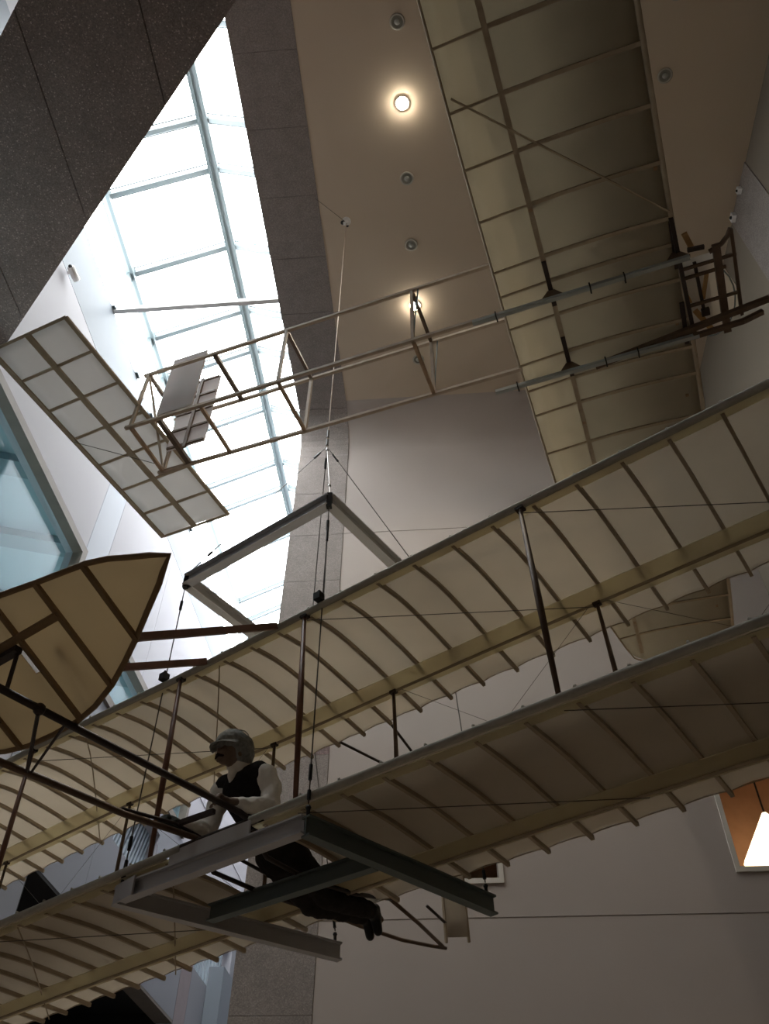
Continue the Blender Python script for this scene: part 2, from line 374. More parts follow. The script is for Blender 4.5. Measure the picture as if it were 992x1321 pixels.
# balustraded openings
def rails(n, y0, y1, z0, z1, step, lean, label):
    wn = empty('window_%d' % n); tag(wn, label, kind='structure')
    MB().box((XL - .5, y0 - .4, z0 - .3), (XL - .45, y1 + .4, z1 + .3)).build('pane', 'blue_glass_wall', wn)
    y = y0 + .02; me = None
    while y < y1 + lean:
        if me is None: me = MB().bar((0, -lean * .5 * (z1 - z0), z0 - .03), (0, lean * .5 * (z1 - z0) , z1 + .03), .065, .05, (1, 0, 0)).mesh('baluster', 'rail_white')
        o = obj('baluster', me, wn); o.location = (XL - .2, y, 0); y += step
    return wn
rails(6, 12.68, 14.75, 7.45, 8.45, .135, .45, 'striped opening of pale balusters over blue glass')
rails(7, 18.22, 21.2, 7.25, 8.75, .25, 0, 'railed opening of pale balusters near the end wall')
tag(MB().box((XL + .02, 19.35, 3.0), (XL + .35, 21.0, 7.62)).build('trim_2', 'curb_paint'), 'pale blue boxed pier below the railed opening', kind='structure')

# the diagonal concrete bridge overhead (soffit at 10.3 m), joints run with the hall
ZS = 10.3
br = empty('trim_3'); tag(br, 'dark brown aggregate concrete bridge crossing overhead at an angle', kind='structure')
def far_y(x): return 1.86 + (-1.597 - x) * 0.957 - 0.0
def near_y(x): return far_y(x) - 2.06 - .14 * (x + 3.6) * 0
xs = [XL + .03, -4.83, -3.66, -2.49, -1.32, -.15, 1.02, 2.19, 3.36, XR - .02]
for a, b in zip(xs, xs[1:]):
    a2, b2 = a + .006, b - .006
    MB().prism([(a2, far_y(a2), ZS), (b2, far_y(b2), ZS), (b2, near_y(b2), ZS), (a2, near_y(a2), ZS)], (0, 0, 1.1)).build('concrete_panel', 'aggregate_brown', br)

# ------------------------------------------------------------------ skylight
rs = MB().box((XL - .3, YN, ZC + 1.6), (XB0, 2.95, ZC + 1.9)).box((XL - .3, 2.8, ZC + 1.0), (XB0, 2.95, ZC + 2.6))
tag(rs.build('ceiling_solid', 'white_paint'), 'plain white roof closing the skylight behind the bridge', kind='structure')
tag(MB().box((XL - .3, YN, ZC), (XL, 2.95, ZC + 1.7)).build('wall_upper', 'white_paint'), 'white wall above the curb where the skylight ends', kind='structure')
XRG, ZRG = -3.66, 16.5; XEV, ZEV = -5.42, 15.62; XRT, ZRT = -2.55, 15.95
sk = empty('window_1'); tag(sk, 'long white framed ridge skylight full of overcast sky', kind='structure')
YSK = 2.95
YS = [3.0, 3.4, 4.9, 5.74, 7.21, 8.6, 9.55, 11.09, 12.67, 13.49, 15.05, 16.7, 17.55, 19.1, 20.6, 21.95]
MB().bar((XRG, YSK, ZRG - .05), (XRG, YE, ZRG - .05), .17, .16).build('ridge_beam', 'alu_white', sk)
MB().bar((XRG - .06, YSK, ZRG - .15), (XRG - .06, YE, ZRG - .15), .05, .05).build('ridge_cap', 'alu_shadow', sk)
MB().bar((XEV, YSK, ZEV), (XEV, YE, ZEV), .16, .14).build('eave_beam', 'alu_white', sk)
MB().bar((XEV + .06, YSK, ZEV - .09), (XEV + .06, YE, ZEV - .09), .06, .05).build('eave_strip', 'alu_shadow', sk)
for i, y in enumerate(YS):
    for a, b in (((XRG, y, ZRG), (XEV, y, ZEV)), ((XRG, y, ZRG), (XRT, y, ZRT))):
        MB().bar(a, b, .075, .12).build('rafter', 'alu_white', sk)
        for dy in (-.085, .075):
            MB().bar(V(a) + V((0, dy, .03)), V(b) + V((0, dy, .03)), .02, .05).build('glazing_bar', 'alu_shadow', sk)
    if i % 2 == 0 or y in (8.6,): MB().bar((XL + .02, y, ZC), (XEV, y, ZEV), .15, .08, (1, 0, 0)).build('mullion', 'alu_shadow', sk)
for y0, y1 in zip(YS, YS[1:]):
    t = .03
    MB().sheet([[(XRG, y0 + t, ZRG + .06), (XRG, y1 - t, ZRG + .06)], [(XEV, y0 + t, ZEV + .06), (XEV, y1 - t, ZEV + .06)]], .012).build('pane', 'sky_pane', sk)
    MB().sheet([[(XRG, y0 + t, ZRG + .06), (XRG, y1 - t, ZRG + .06)], [(XRT, y0 + t, ZRT + .06), (XRT, y1 - t, ZRT + .06)]], .012).build('pane', 'sky_pane', sk)
    MB().box((XEV - .06, y0 + t, ZC + .08), (XEV - .05, y1 - t, ZEV - .05)).build('pane', 'sky_pane', sk)
MB().bar((XL, 7.25, ZC + .03), (XB0 + .0, 7.25, ZC + .03), .08, .10).build('tie_bar', 'plastic_white', sk)

# ------------------------------------------------------------------ downlights
def downlight(x, y, lit, label, group):
    e = empty('ceiling_downlight', loc=(x, y, ZC)); tag(e, label, 'light', group)
    ring = MB(); n = 24; vs = []; fs = []
    prof_ = [(.105, -.004), (.105, -.016), (.082, -.016), (.078, -.004)]
    for k in range(n):
        a = 2 * math.pi * k / n; vs += [(r * math.cos(a), r * math.sin(a), z) for r, z in prof_]
    for k in range(n):
        for j in range(4): fs.append((k * 4 + j, k * 4 + (j + 1) % 4, ((k + 1) % n) * 4 + (j + 1) % 4, ((k + 1) % n) * 4 + j))
    ring.add(vs, fs); ring.build('ring', 'lamp_ring', e, True)
    MB().tube([(0, 0, -.006), (0, 0, -.012)], .078, 20).build('can', 'lamp_can', e)
    MB().ball((0, 0, -.016), .085 if lit else .042, 16, (1, 1, .5)).build('lens', 'lamp_lit' if lit else 'lamp_lens', e, True)
    if lit:
        ld = bpy.data.lights.new('downlight_beam', 'SPOT'); ld.energy = 260; ld.color = (1, .87, .68); ld.spot_size = 1.9; ld.spot_blend = .9; ld.shadow_soft_size = .05
        lo = bpy.data.objects.new('downlight_beam', ld); col.objects.link(lo); lo.parent = e; lo.location = (0, 0, -.09)
DL = [(-.22, 3.16, 0, 'unlit downlight in the ceiling row, past the glowing one away from the far wall'), (-.22, 4.21, 1, 'glowing downlight in the ceiling farther from the far wall'),
      (-.22, 5.31, 0, 'unlit downlight between the glowing two, beside the glowing one away from the far wall'), (-.22, 6.40, 0, 'unlit downlight between the glowing two, beside the glowing one behind the girder'),
      (-.22, 7.52, 1, 'glowing downlight in the ceiling behind the wooden tail girder'), (-.22, 8.62, 0, 'unlit downlight last in the ceiling row before the far wall'),
      (3.5, 3.1, 0, 'unlit downlight near the side wall, farther from the far wall'), (3.5, 4.13, 0, 'unlit downlight near the side wall, beside the front edge of the high wing')]
for x, y, lit, lab in DL: downlight(x, y, lit, lab, 'recessed ceiling downlights')
for y, z, s in ((5.83, 14.25, .045), (6.26, 14.25, .06)):
    e = empty('spot_fixture', loc=(XR - .02, y, z)); tag(e, 'small white fixture high on the concrete strip of the side wall' if s < .05 else 'larger white fixture with dark eye high on the side wall', 'fixture')
    MB().box((-.06, -s, -s), (0, s, s)).build('housing', 'plastic_white', e); MB().ball((-.06, 0, -.01), s * .5, 10).build('eye', 'black_metal', e)
e = empty('security_camera', loc=(XL + .03, 5.86, 13.17)); tag(e, 'small white security camera on the white wall by the overhead bridge', 'camera')
MB().bar((0, 0, .02), (.12, -.02, 0), .05, .05).build('bracket', 'plastic_white', e); MB().tube([(.10, -.12, -.05), (.12, .10, -.05)], .055, 12).build('housing', 'plastic_white', e, True); MB().ball((.10, -.13, -.05), .03, 10).build('lens', 'black_metal', e)
e = empty('pendant_lamp', loc=(3.98, 10.62, 6.02)); tag(e, 'glowing cone shaped lamp inside the trimmed wall opening', 'lamp')
MB().tube([(0, 0, 0), (0, 0, .60)], [.42, .03], 20, False).build('lamp_shade', 'shade_lit', e, True); MB().tube([(0, 0, .58), (0, 0, 1.9)], .012, 6).build('cord', 'black_metal', e)
ld = bpy.data.lights.new('bulb_light', 'POINT'); ld.energy = 2.5; ld.color = (1, .75, .45); ld.shadow_soft_size = .05
lo = bpy.data.objects.new('bulb_light', ld); col.objects.link(lo); lo.parent = e; lo.location = (0, -.55, .05)

# ------------------------------------------------------------------ glider hung low (biplane, pilot lying on it)
GA = V((-0.913, 4.755, 4.028))
GM = Matrix(((0.85731, 0.51321, -0.04033, GA.x), (-0.51373, 0.85794, -0.00316, GA.y), (0.03298, 0.02343, 0.99918, GA.z), (0, 0, 0, 1)))
def g2w(u, a, w_): return GM @ V((u, a, w_))
gl = empty('biplane_glider', GM)
tag(gl, 'cream fabric biplane glider with long ribbed wings carrying the lying pilot', 'glider')
RIBU = {-9: -2.713, -8: -2.415, -7: -2.117, -6: -1.827, -5: -1.522, -4: -1.2, -3: -0.9, -2: -0.625, -1: -0.345, 0: -0.037, 1: 0.264, 2: 0.574, 3: 0.886, 4: 1.206, 5: 1.519, 6: 1.833, 7: 2.142, 8: 2.457, 9: 2.767, 10: 3.101}
for k in range(-18, -9): RIBU[k] = -2.713 + (k + 9) * .302
for k in range(11, 14): RIBU[k] = 3.101 + (k - 10) * .32
KS = sorted(RIBU); U0, U1 = RIBU[KS[0]], RIBU[KS[-1]]
CH = 1.496; GAP = 1.467
UPRO = [(0, -.012), (.05, -.012), (.15, .004), (.29, .021), (.42, .026), (.53, .022), (.765, .002), (1.01, -.03), (1.15, -.046), (1.496, -.092), (1.6, -.105)]
LPRO = [(0, -.026), (.04, -.038), (.15, -.036), (.27, -.031), (.45, -.026), (.64, -.028), (.96, -.046), (1.15, -.056), (1.496, -.078), (1.6, -.085)]
def droop(u): return -.0035 * (u - 1.8) ** 2
def lift(u, base): return .075 * max(0, min(1, (-1.3 - u) / 1.8)) if base > 1 else 0.0
STRUT = {'Y': -4.94, 'Z': -3.13, 'A': -1.321, 'B': -.057, 'C': 1.753, 'D': 3.56}
AS = 1.138
def wing(name, pro, base, hole):
    W = lambda u, a: base + lift(u, base) + droop(u) + interp(pro, a)
    us = []
    for k0, k1 in zip(KS, KS[1:]): us += [RIBU[k0] + (RIBU[k1] - RIBU[k0]) * t / 4 for t in range(4)]
    us.append(U1)
    ribs_u = [RIBU[k] for k in KS]
    def te(u):
        d = min(abs(u - r) for r in ribs_u); return CH - .018 * math.sin(math.pi / 2 * min(1, d / .15))
    SEG = [0, .05, .12, .2, .3, .4, .5, .6, .7, .8, .9, 1.0, 1.08, 1.15, 1.25, 1.35, 1.45]
    m = MB()
    def sheet(uu, a0, a1):
        rows = []
        for u in uu:
            al = [a for a in SEG if a0 < a < (min(a1, te(u) - .01))]
            row = [a0] + al + [a1 if a1 < 2 else te(u)]
            rows.append([(u, a, W(u, a) + .024 + .010 * math.sin(math.pi * min(1, min(abs(u - r) for r in ribs_u) / .15) / 2)) for a in row])
        n = min(len(r) for r in rows); rows = [r[:n - 1] + r[-1:] for r in rows]
        m.sheet(rows, .004)
    if hole:
        h0, h1, ha = hole
        sheet([u for u in us if u <= h0], 0, 9); sheet([u for u in us if u >= h1], 0, 9)
        sheet([u for u in us if h0 <= u <= h1], ha, 9)
    else: sheet(us, 0, 9)
    wg = m.build(name, 'muslin', gl, True)
    for k in KS:
        u = RIBU[k]; a0 = .045
        if hole and hole[0] < u < hole[1]: a0 = hole[2]
        aa = [a for a in (a0, .12, .2, .3, .4, .5, .6, .7, .8, .9, 1.0, 1.1, 1.2, 1.35, 1.515) if a >= a0]
        mm = MB()
        for x, y in zip(aa, aa[1:]): mm.bar((u, x, W(u, x) + .008), (u, y, W(u, y) + .008), .024, .03)
        mm.build('rib', 'rib_cloth', wg)
    # leading edge: rounded wrapped spar and its pocket strip
    pu = [U0 + (U1 - U0) * t / 40 for t in range(41)]
    for q0, q1 in (((U0, -1.03), (-.42, U1)) if hole else ((U0, U1),)):
        qu = [q0 + (q1 - q0) * t / 40 for t in range(41)]
        MB().tube([(u, 0, base + lift(u, base) + droop(u) - .004) for u in qu], .026, 10).build('leading_edge', 'edge_cloth', wg, True)
        MB().sheet([[(u, .018, W(u, .03) - .004), (u, .095, W(u, .095) - .004)] for u in qu], .006).build('edge_pocket', 'muslin_pocket', wg)
    if hole: MB().tube([(-1.05, 0, base - .02), (-.40, 0, base - .02)], .016, 8).build('bare_spar', 'black_wood', wg)
    MB().sheet([[(u, 1.0, W(u, 1.0) - .010), (u, 1.1, W(u, 1.1) - .026), (u, AS, W(u, AS) - .034)] for u in pu], .004).build('spar_pocket', 'muslin_pocket', wg)
    MB().sheet([[(u, AS, W(u, AS) - .034), (u, 1.23, W(u, 1.23) - .010)] for u in pu], .004).build('spar_pocket', 'muslin_pocket', wg)
    MB().tube([(u, AS, W(u, AS) - .036) for u in pu], .013, 6).build('rear_spar', 'rib_cloth', wg)
    # cord along the trailing edge
    MB().tube([(u, te(u), W(u, te(u)) + .026) for u in us], .004, 5).build('trailing_cord', 'rib_cloth', wg)
    # button heads above the leading edge
    mb = MB().ball((0, 0, 0), .011, 8).mesh('lacing_knot', 'edge_cloth')
    for k in KS:
        if hole and k in (-3, -2, -1): continue
        o = obj('lacing_knot', mb, wg); o.location = (RIBU[k] + .02, -.004, base + lift(RIBU[k], base) + droop(RIBU[k]) + .028)
    return W
WU = wing('upper_wing', UPRO, GAP, None)
WL = wing('lower_wing', LPRO, 0.0, (RIBU[-4], RIBU[-1], .95))
for n, u in STRUT.items():
    zb, zt = droop(u) + .015, GAP + lift(u, GAP) + droop(u) - .03
    MB().tube([(u, 0, zb), (u, 0, zb + .45 * (zt - zb)), (u, 0, zt)], [.016, .023, .015], 8).build('strut', 'red_wood' if u < 0 else 'dark_wood', gl, True)
    MB().box((u - .03, -.02, zt - .01), (u + .03, .03, zt + .025)).build('strut_fitting', 'black_wood', gl)
    MB().tube([(u, AS, WL(u, AS)), (u, AS, (WL(u, AS) + WU(u, AS)) / 2), (u, AS, WU(u, AS) - .04)], [.014, .019, .013], 8).build('strut', 'dark_wood', gl, True)
    MB().box((u - .03, AS - .02, WU(u, AS) - .055), (u + .03, AS + .02, WU(u, AS) - .03)).build('strut_fitting', 'black_wood', gl)
sn = sorted(STRUT.values())
def wire_between(p, q, r=.0016, mat='wire', par=gl, name='brace_wire'): return MB().tube([p, q], r, 5).build(name, mat, par)
for u, v in zip(sn, sn[1:]):
    for a in (AS,):
        if (u, v) == (STRUT['A'], STRUT['B']): continue
        wire_between((u, a, GAP - .03 + droop(u)), (v, a, droop(v))); wire_between((v, a, GAP - .03 + droop(v)), (u, a, droop(u)))
for u, v in ((STRUT['Z'], STRUT['A']), (STRUT['B'], STRUT['C']), (STRUT['C'], STRUT['D'])):
    wire_between((u, .03, GAP + droop(u) - .045), (v, AS, WU(v, AS) - .07), .003); wire_between((u, .03, droop(u) - .065), (v, AS, WL(v, AS) - .06), .003)
for c0, c1 in ((-.96, -2.35), (-2.53, -3.9)):
    for WW, nm in ((WU, 1), (WL, 0)):
        if nm == 0: c0, c1 = c0 - .2, c1 - .18
        MB().tube([(c0 + (c1 - c0) * t / 8, .06 + 1.40 * t / 8, WW(c0 + (c1 - c0) * t / 8, .06 + 1.40 * t / 8) - .016) for t in range(9)], .0055, 5).build('bias_cord', 'rib_cloth', gl)
# forward rails, elevator and its posts
def rail(pts, r, mat, name): return MB().tube(pts, r, 8).build(name, mat, gl, True)
rail([(-.5, .15, .02), (-.5, -.02, .045), (-.5, -.75, .037), (-.5, -1.32, .033), (-.5, -2.0, .03)], .021, 'black_wood', 'forward_rail')
rail([(-.9, .15, 0), (-.9, -.02, 0.0), (-.9, -.6, -.06), (-.9, -1.17, -.078), (-.9, -2.0, -.12)], .021, 'dark_wood', 'forward_rail')
rail([(-.9, .9, -.02), (-.9, -.2, .03), (-.9, -.62, -.035)], .012, 'black_wood', 'forward_rail')
MB().bar((-.313, -.02, 1.445), (-.313, -1.16, .665), .03, .05).bar((-.313, -1.16, .665), (-.313, -1.66, .315), .03, .05).build('upper_outrigger', 'red_wood', gl)
MB().bar((-1.03, -.02, 1.44), (-1.03, -.72, 1.0), .03, .05).bar((-1.03, -.72, 1.0), (-1.03, -1.66, .33), .03, .05).build('upper_outrigger', 'red_wood', gl)
PE = lambda a: .299 - .515 * (a + 1.788)
EL = [(-.70, -2.06), (-.38, -2.047), (-.129, -2.01), (.203, -1.968), (.33, -1.937), (.44, -1.896), (.55, -1.858), (.648, -1.815)]
ET = [(.648, -1.815), (.56, -1.765), (.506, -1.73), (.35, -1.65), (.185, -1.563), (.03, -1.49), (-.13, -1.422), (-.32, -1.365), (-.488, -1.338), (-.70, -1.332)]
mir = lambda l: [(-1.4 - u, a) for u, a in l]
out = EL + ET[1:-1]; outline = EL + ET[1:] + mir(ET[1:-1])[::-1] + mir(EL)[::-1][:-1]
lo_e = sorted(mir(EL)[::-1] + EL[1:], key=lambda q: q[0]); hi_e = sorted(ET[::-1] + mir(ET)[1:], key=lambda q: q[0])
em = MB(); bul = lambda a, a0, a1: PE(a) + .012 * math.sin(math.pi * (a - a0) / max(.01, a1 - a0))
def esheet(u0, u1, n, c0=None, c1=None):
    rows = []
    for t in range(n + 1):
        u = u0 + (u1 - u0) * t / n; a0, a1 = interp(lo_e, u), interp(hi_e, u); b0 = a0 if c0 is None else c0; b1 = a1 if c1 is None else c1
        rows.append([(u, b0 + (b1 - b0) * q / 6, bul(b0 + (b1 - b0) * q / 6, a0, a1)) for q in range(7)])
    em.sheet(rows, .005)
for x in (-.938, -.53): esheet(x, x + .068, 2, None, -1.765); esheet(x, x + .068, 2, -1.633, None)
esheet(-2.048, -.938, 20); esheet(-.87, -.53, 6); esheet(-.462, .648, 20)
ev = em.build('elevator', 'muslin_elevator', gl)
MB().tube([(u, a, PE(a)) for u, a in outline] + [(outline[0][0], outline[0][1], PE(outline[0][1]))], .016, 7).build('elevator_rim', 'rib_elevator', ev, True)
for u in (.19, -.13, -.45, -.95, -1.27, -1.59):
    a0, a1 = interp(lo_e, u), interp(hi_e, u); MB().bar((u, a0, PE(a0) - .012), (u, a1, PE(a1) - .012), .028, .022).build('elevator_rib', 'rib_elevator', ev)
MB().bar((-.13, -1.84, PE(-1.84) - .018), (-1.27, -1.84, PE(-1.84) - .018), .045, .02).build('elevator_spar', 'rib_elevator', ev)
MB().tube([(-.5, -1.79, PE(-1.79) - .02), (-.5, -1.78, .035)], .013, 6).build('elevator_post', 'black_wood', ev)
MB().tube([(-.9, -1.79, PE(-1.79) - .02), (-.9, -1.78, -.10)], .013, 6).build('elevator_post', 'black_wood', ev)
MB().ball((-.5, -1.571, .03), .034, 12).build('pivot_knob', 'black_wood', ev)
MB().tube([(-.5, -1.571, .0), (-.9, -1.30, -.09)], .011, 6).build('cross_brace', 'black_wood', ev)
MB().tube([(-.5, -1.40, .02), (-.9, -1.28, -.085)], .008, 6).build('cross_brace', 'black_wood', ev)
MB().bar((-.48, -1.80, PE(-1.80) - .03), (-.92, -1.80, PE(-1.80) - .03), .045, .035).build('elevator_hub', 'black_wood', ev)
MB().bar((-.98, -.16, .045), (-.62, -.13, .05), .03, .03).build('control_bar', 'black_wood', gl)
# runners below the wing and the tail
rail([(-.9, .10, -.03), (-.9, .19, -.16), (-.9, .68, -.15), (-.9, 1.48, -.085)], .016, 'black_wood', 'runner')
rail([(-.5, .10, -.03), (-.5, .26, -.15), (-.5, .66, -.16), (-.5, 1.20, -.10), (-.5, 1.65, .0)], .016, 'black_wood', 'runner')
rail([(-.9, 1.42, -.08), (-.86, 1.75, -.088), (-.79, 2.2, -.086), (-.72, 2.52, -.065), (-.69, 2.70, -.044)], .015, 'dark_wood', 'tail_boom')
rail([(-.5, 1.60, .0), (-.59, 2.15, -.02), (-.69, 2.66, -.044)], .015, 'dark_wood', 'tail_boom')
rail([(-.9, 1.45, 1.39), (-.8, 2.1, 1.383), (-.70, 2.72, 1.34)], .012, 'black_wood', 'tail_boom')
rail([(-.345, 1.45, 1.385), (-.45, 2.0, 1.339), (-.68, 2.72, 1.33)], .012, 'black_wood', 'tail_boom')
rd = MB().sheet([[(-.69 + .006 * math.sin(t * 2), 2.71 + .38 * s / 3, .04 + .035 * s + (1.30 - .035 * s) * t / 8) for s in range(4)] for t in range(9)], .006, (1, 0, 0)).build('rudder', 'muslin', gl, True)
for a in (2.71, 3.09): MB().bar((-.687, a, .0 + (.1 if a > 3 else 0)), (-.687, a, 1.36), .02, .02).build('rudder_post', 'rib_cloth', rd)
rail([(-.66, 2.40, .20), (-.687, 2.72, .16)], .012, 'black_wood', 'rudder_lever')

# ------------------------------------------------------------------ steel frames and cables of the low glider
P1 = V((-.893, 4.721, 6.597)); P2 = V((-2.333, 5.642, 6.597)); AFT = V((.513, .858, 0)) * 1.75
P3, P4 = P1 + AFT, P2 + AFT
uf = empty('hanging_frame', loc=tuple(P1)); tag(uf, 'grey steel rectangle hung above the upper wing', 'frame')
R = lambda p: p - P1
for p, q, mt in ((P1, P2, 'steel_grey'), (P1, P3, 'steel_light'), (P2, P4, 'steel_light'), (P3, P4, 'steel_grey')):
    MB().ibeam(R(p) + V((0, 0, .02)), R(q) + V((0, 0, .02)), .085, .12).build('beam', mt, uf)
for p in (P1, P2, P3, P4): MB().box(tuple(R(p) - V((.022, .022, .06))), tuple(R(p) + V((.022, .022, .1)))).build('bracket', 'black_metal', uf)
lf = empty('cradle_frame', GM.copy()); tag(lf, 'dark steel beams crossed under the pilot and lower wing', 'frame')
zf = lambda u, a: 3.80 - 4.028 - .033 * u - .023 * a
def LP(u, a, d=0): return (u, a, zf(u, a) + d)
MB().ibeam(LP(.083, -.06), LP(.375, 1.60), .07, .125).build('long_beam', 'steel_green', lf)
MB().ibeam(LP(-1.64, .02), LP(-1.055, 1.74), .07, .125).build('long_beam', 'steel_grey', lf)
MB().ibeam(LP(-1.57, .03, .0), LP(.06, -.04, .02), .07, .115).build('cross_beam', 'steel_grey', lf)
MB().ibeam(LP(-1.33, .62, 0), LP(.14, .55, .0), .07, .115).build('cross_beam', 'steel_green', lf)
MB().bar(LP(-1.64, .02), LP(-1.40, -.03), .012, .125).build('end_plate', 'steel_grey', lf)
MB().bar(LP(-1.12, .0, .10), LP(-.40, -.02, .115), .012, .13).build('splash_plate', 'steel_light', lf)
for p in ((.083, -.04), (-1.60, .03), (.36, 1.55), (-1.07, 1.70)): MB().tube([LP(*p, .05), LP(*p, .12)], .012, 6).ball(LP(*p, .12), .018, 8).build('eye_bolt', 'black_metal', lf)
APX = V((-1.2, 5.925, 8.77)); ANC = V((-1.225, 5.92, 14.34))
def cable(p, q, r, label, group, mat='wire', clips=((.12, .05),)):
    e = empty('cable', loc=tuple(q)); tag(e, label, 'cable', group); d = V(p) - V(q)
    MB().tube([(0, 0, 0), tuple(d)], r, 6).build('wire_rope', mat, e)
    for t, L in clips:
        a = d * t; b = a + d.normalized() * L; MB().tube([a, b], r * 2.6, 6).build('clip', 'black_metal', e)
    return e
cable(ANC, APX, .006, 'long pale cable from the ceiling to the bridle of the low glider', None, 'rail_wood', ((.005, .10), (.03, .12)))
for P, lab in ((P1, 'short bridle cable to the frame corner nearest the concrete pilaster'), (P2, 'bridle cable to the frame corner beside the skylight curb'), (P3, 'bridle cable to the frame corner against the far wall'), (P4, 'bridle cable to the frame corner hidden behind the upper wing')):
    q_ = (P - APX).normalized(); cable(P + V((0, 0, .11)), APX + V((q_.x * .05, q_.y * .05, -.03)), .005, lab, 'bridle cables', 'wire', ((.04, .12), (.85, .06)))
for P, uv, lab in ((P1, (.083, -.04), 'cable passing the front edges right beside the pilot to the dark beam'), (P2, (-1.60, .03), 'cable passing the front edges to the grey beam end plate'), (P3, (.36, 1.55), 'cable to the aft end of the dark green beam'), (P4, (-1.07, 1.70), 'cable to the aft end of the grey beam')):
    q = GM @ V(LP(*uv, .145)); cable(P - V((0, 0, .06)), q, .005, lab, 'frame cables', 'wire', ((.01, .06), (.06, .1), (.90, .1)))
cable(P1 - V((0, 0, .06)), g2w(.13, -.01, GAP + .05), .004, 'short cable from the hanging frame corner to the upper wing edge', None, 'wire', ((.6, .15),))
for uu in (.10, -1.49):
    e = empty('cable_block', GM @ Matrix.Translation((uu, -.03, GAP + droop(uu) + .055))); tag(e, 'small black block on the upper wing edge beside the pilaster' if uu > 0 else 'small black block on the upper wing edge beside the white wall', 'block')
    MB().box((-.03, -.03, -.03), (.03, .03, .03)).build('body', 'black_metal', e); MB().tube([(0, 0, .03), (0, 0, .06)], .012, 6).build('nipple', 'black_metal', e)
e = empty('ceiling_anchor', loc=tuple(ANC + V((0, 0, .04)))); tag(e, 'white pulley anchor on the beige ceiling holding the long cable', 'anchor')
MB().tube([(0, 0, 0), (0, 0, -.03)], .07, 14).build('plate', 'plastic_white', e); MB().box((-.05, -.02, -.09), (.03, .03, -.03)).build('pulley_housing', 'plastic_white', e); MB().ball((-.06, .0, -.05), .035, 10).build('pulley', 'black_metal', e); MB().ball((.01, .05, -.07), .025, 8).build('shackle', 'black_metal', e)
cable(ANC + V((0, 0, -.02)), V((-1.66, 5.50, 14.33)), .004, 'short cable along the ceiling from the white pulley anchor', None, 'wire', ())

# ------------------------------------------------------------------ pilot figure
def blob(name, prims, mat, parent, voxel=.012, it=4, folds=0):
    m = MB()
    for p in prims:
        if p[0] == 'c': m.tube(p[1], p[2], 12); [m.ball(q, r, 12) for q, r in zip(p[1], p[2])]
        else: m.ball(p[1], p[2], 16, p[3])
    o = m.build(name, mat, parent, True)
    r = o.modifiers.new('remesh', 'REMESH'); r.mode = 'VOXEL'; r.voxel_size = voxel; r.use_smooth_shade = True
    s = o.modifiers.new('smooth', 'SMOOTH'); s.iterations = it; s.factor = .5
    if folds:
        tx = bpy.data.textures.new('cloth_folds', 'CLOUDS'); tx.noise_scale = .07; tx.noise_depth = 2
        d = o.modifiers.new('folds', 'DISPLACE'); d.texture = tx; d.strength = folds; d.mid_level = .5; d.texture_coords = 'LOCAL'
    return o
pe = empty('person', GM.copy()); tag(pe, 'pilot figure in cap, dark vest and white sleeves lying prone on the lower wing', 'person')
HD = V((-.70, .03, .555)); SR = V((-.50, .19, .40)); SL = V((-.90, .17, .40)); ER = V((-.445, .20, .15)); EL_ = V((-.93, .13, .10)); HR = V((-.52, -.12, .085)); HL = V((-.95, -.15, .06))
CHS = V((-.70, .22, .34)); WST = V((-.70, .42, .17)); HIP = V((-.70, .60, .05)); KR = V((-.60, 1.03, -.15)); KL = V((-.77, 1.05, -.15)); AR = V((-.565, 1.46, -.12)); AL = V((-.665, 1.50, -.12))
body = [('c', [WST, CHS, V((-.70, .17, .44))], [.115, .125, .08]), ('c', [V((-.70, .17, .44)), V((-.70, .07, .50))], [.055, .05]),
        ('b', HD + V((0, .02, .02)), .1, (.80, 1.0, 1.08)), ('b', HD + V((0, -.055, -.045)), .058, (.9, 1.0, 1.05)), ('b', HD + V((0, -.108, -.035)), .017, (.8, 1.1, 1.3)),
        ('b', HD + V((.078, .02, -.01)), .024, (.5, 1, 1.4)), ('b', HD + V((-.078, .02, -.01)), .024, (.5, 1, 1.4)),
        ('b', HD + V((.03, -.088, .0)), .014, (1, .8, .8)), ('b', HD + V((-.03, -.088, .0)), .014, (1, .8, .8)), ('b', HD + V((0, -.092, -.088)), .03, (1, .7, .6)),
        ('c', [SL, CHS, SR], [.06, .10, .06]), ('c', [SR, ER], [.052, .04]), ('c', [ER, HR], [.04, .028]), ('c', [SL, EL_], [.052, .04]), ('c', [EL_, HL], [.04, .028]),
        ('c', [WST, HIP], [.115, .13]), ('c', [HIP + V((.07, 0, 0)), KR, AR], [.085, .06, .04]), ('c', [HIP - V((.07, 0, 0)), KL, AL], [.085, .06, .04]),
        ('c', [AR, AR + V((0, .13, -.03))], [.038, .028]), ('c', [AL, AL + V((0, .13, -.03))], [.038, .028])]
def hand(H, side):
    d = [('b', H + V((0, -.03, 0)), .038, (1.0, 1.15, .55))]
    for i, L in enumerate((.052, .06, .056, .044)):
        b = H + V((side * (.026 - .018 * i), -.065, .004)); m1 = b + V((0, -L * .55, .004)); m2 = m1 + V((0, -L * .30, -.026)); m3 = m2 + V((0, L * .30, -.022))
        d.append(('c', [b, m1, m2, m3], [.0095, .009, .0085, .008]))
    t = H + V((-side * .034, -.03, -.004)); d.append(('c', [t, t + V((-side * .012, -.03, -.018)), t + V((side * .006, -.05, -.034))], [.011, .010, .009]))
    return d
body += hand(HR, 1) + hand(HL, -1)
blob('body', body, 'skin_tone', pe, .007, 2)
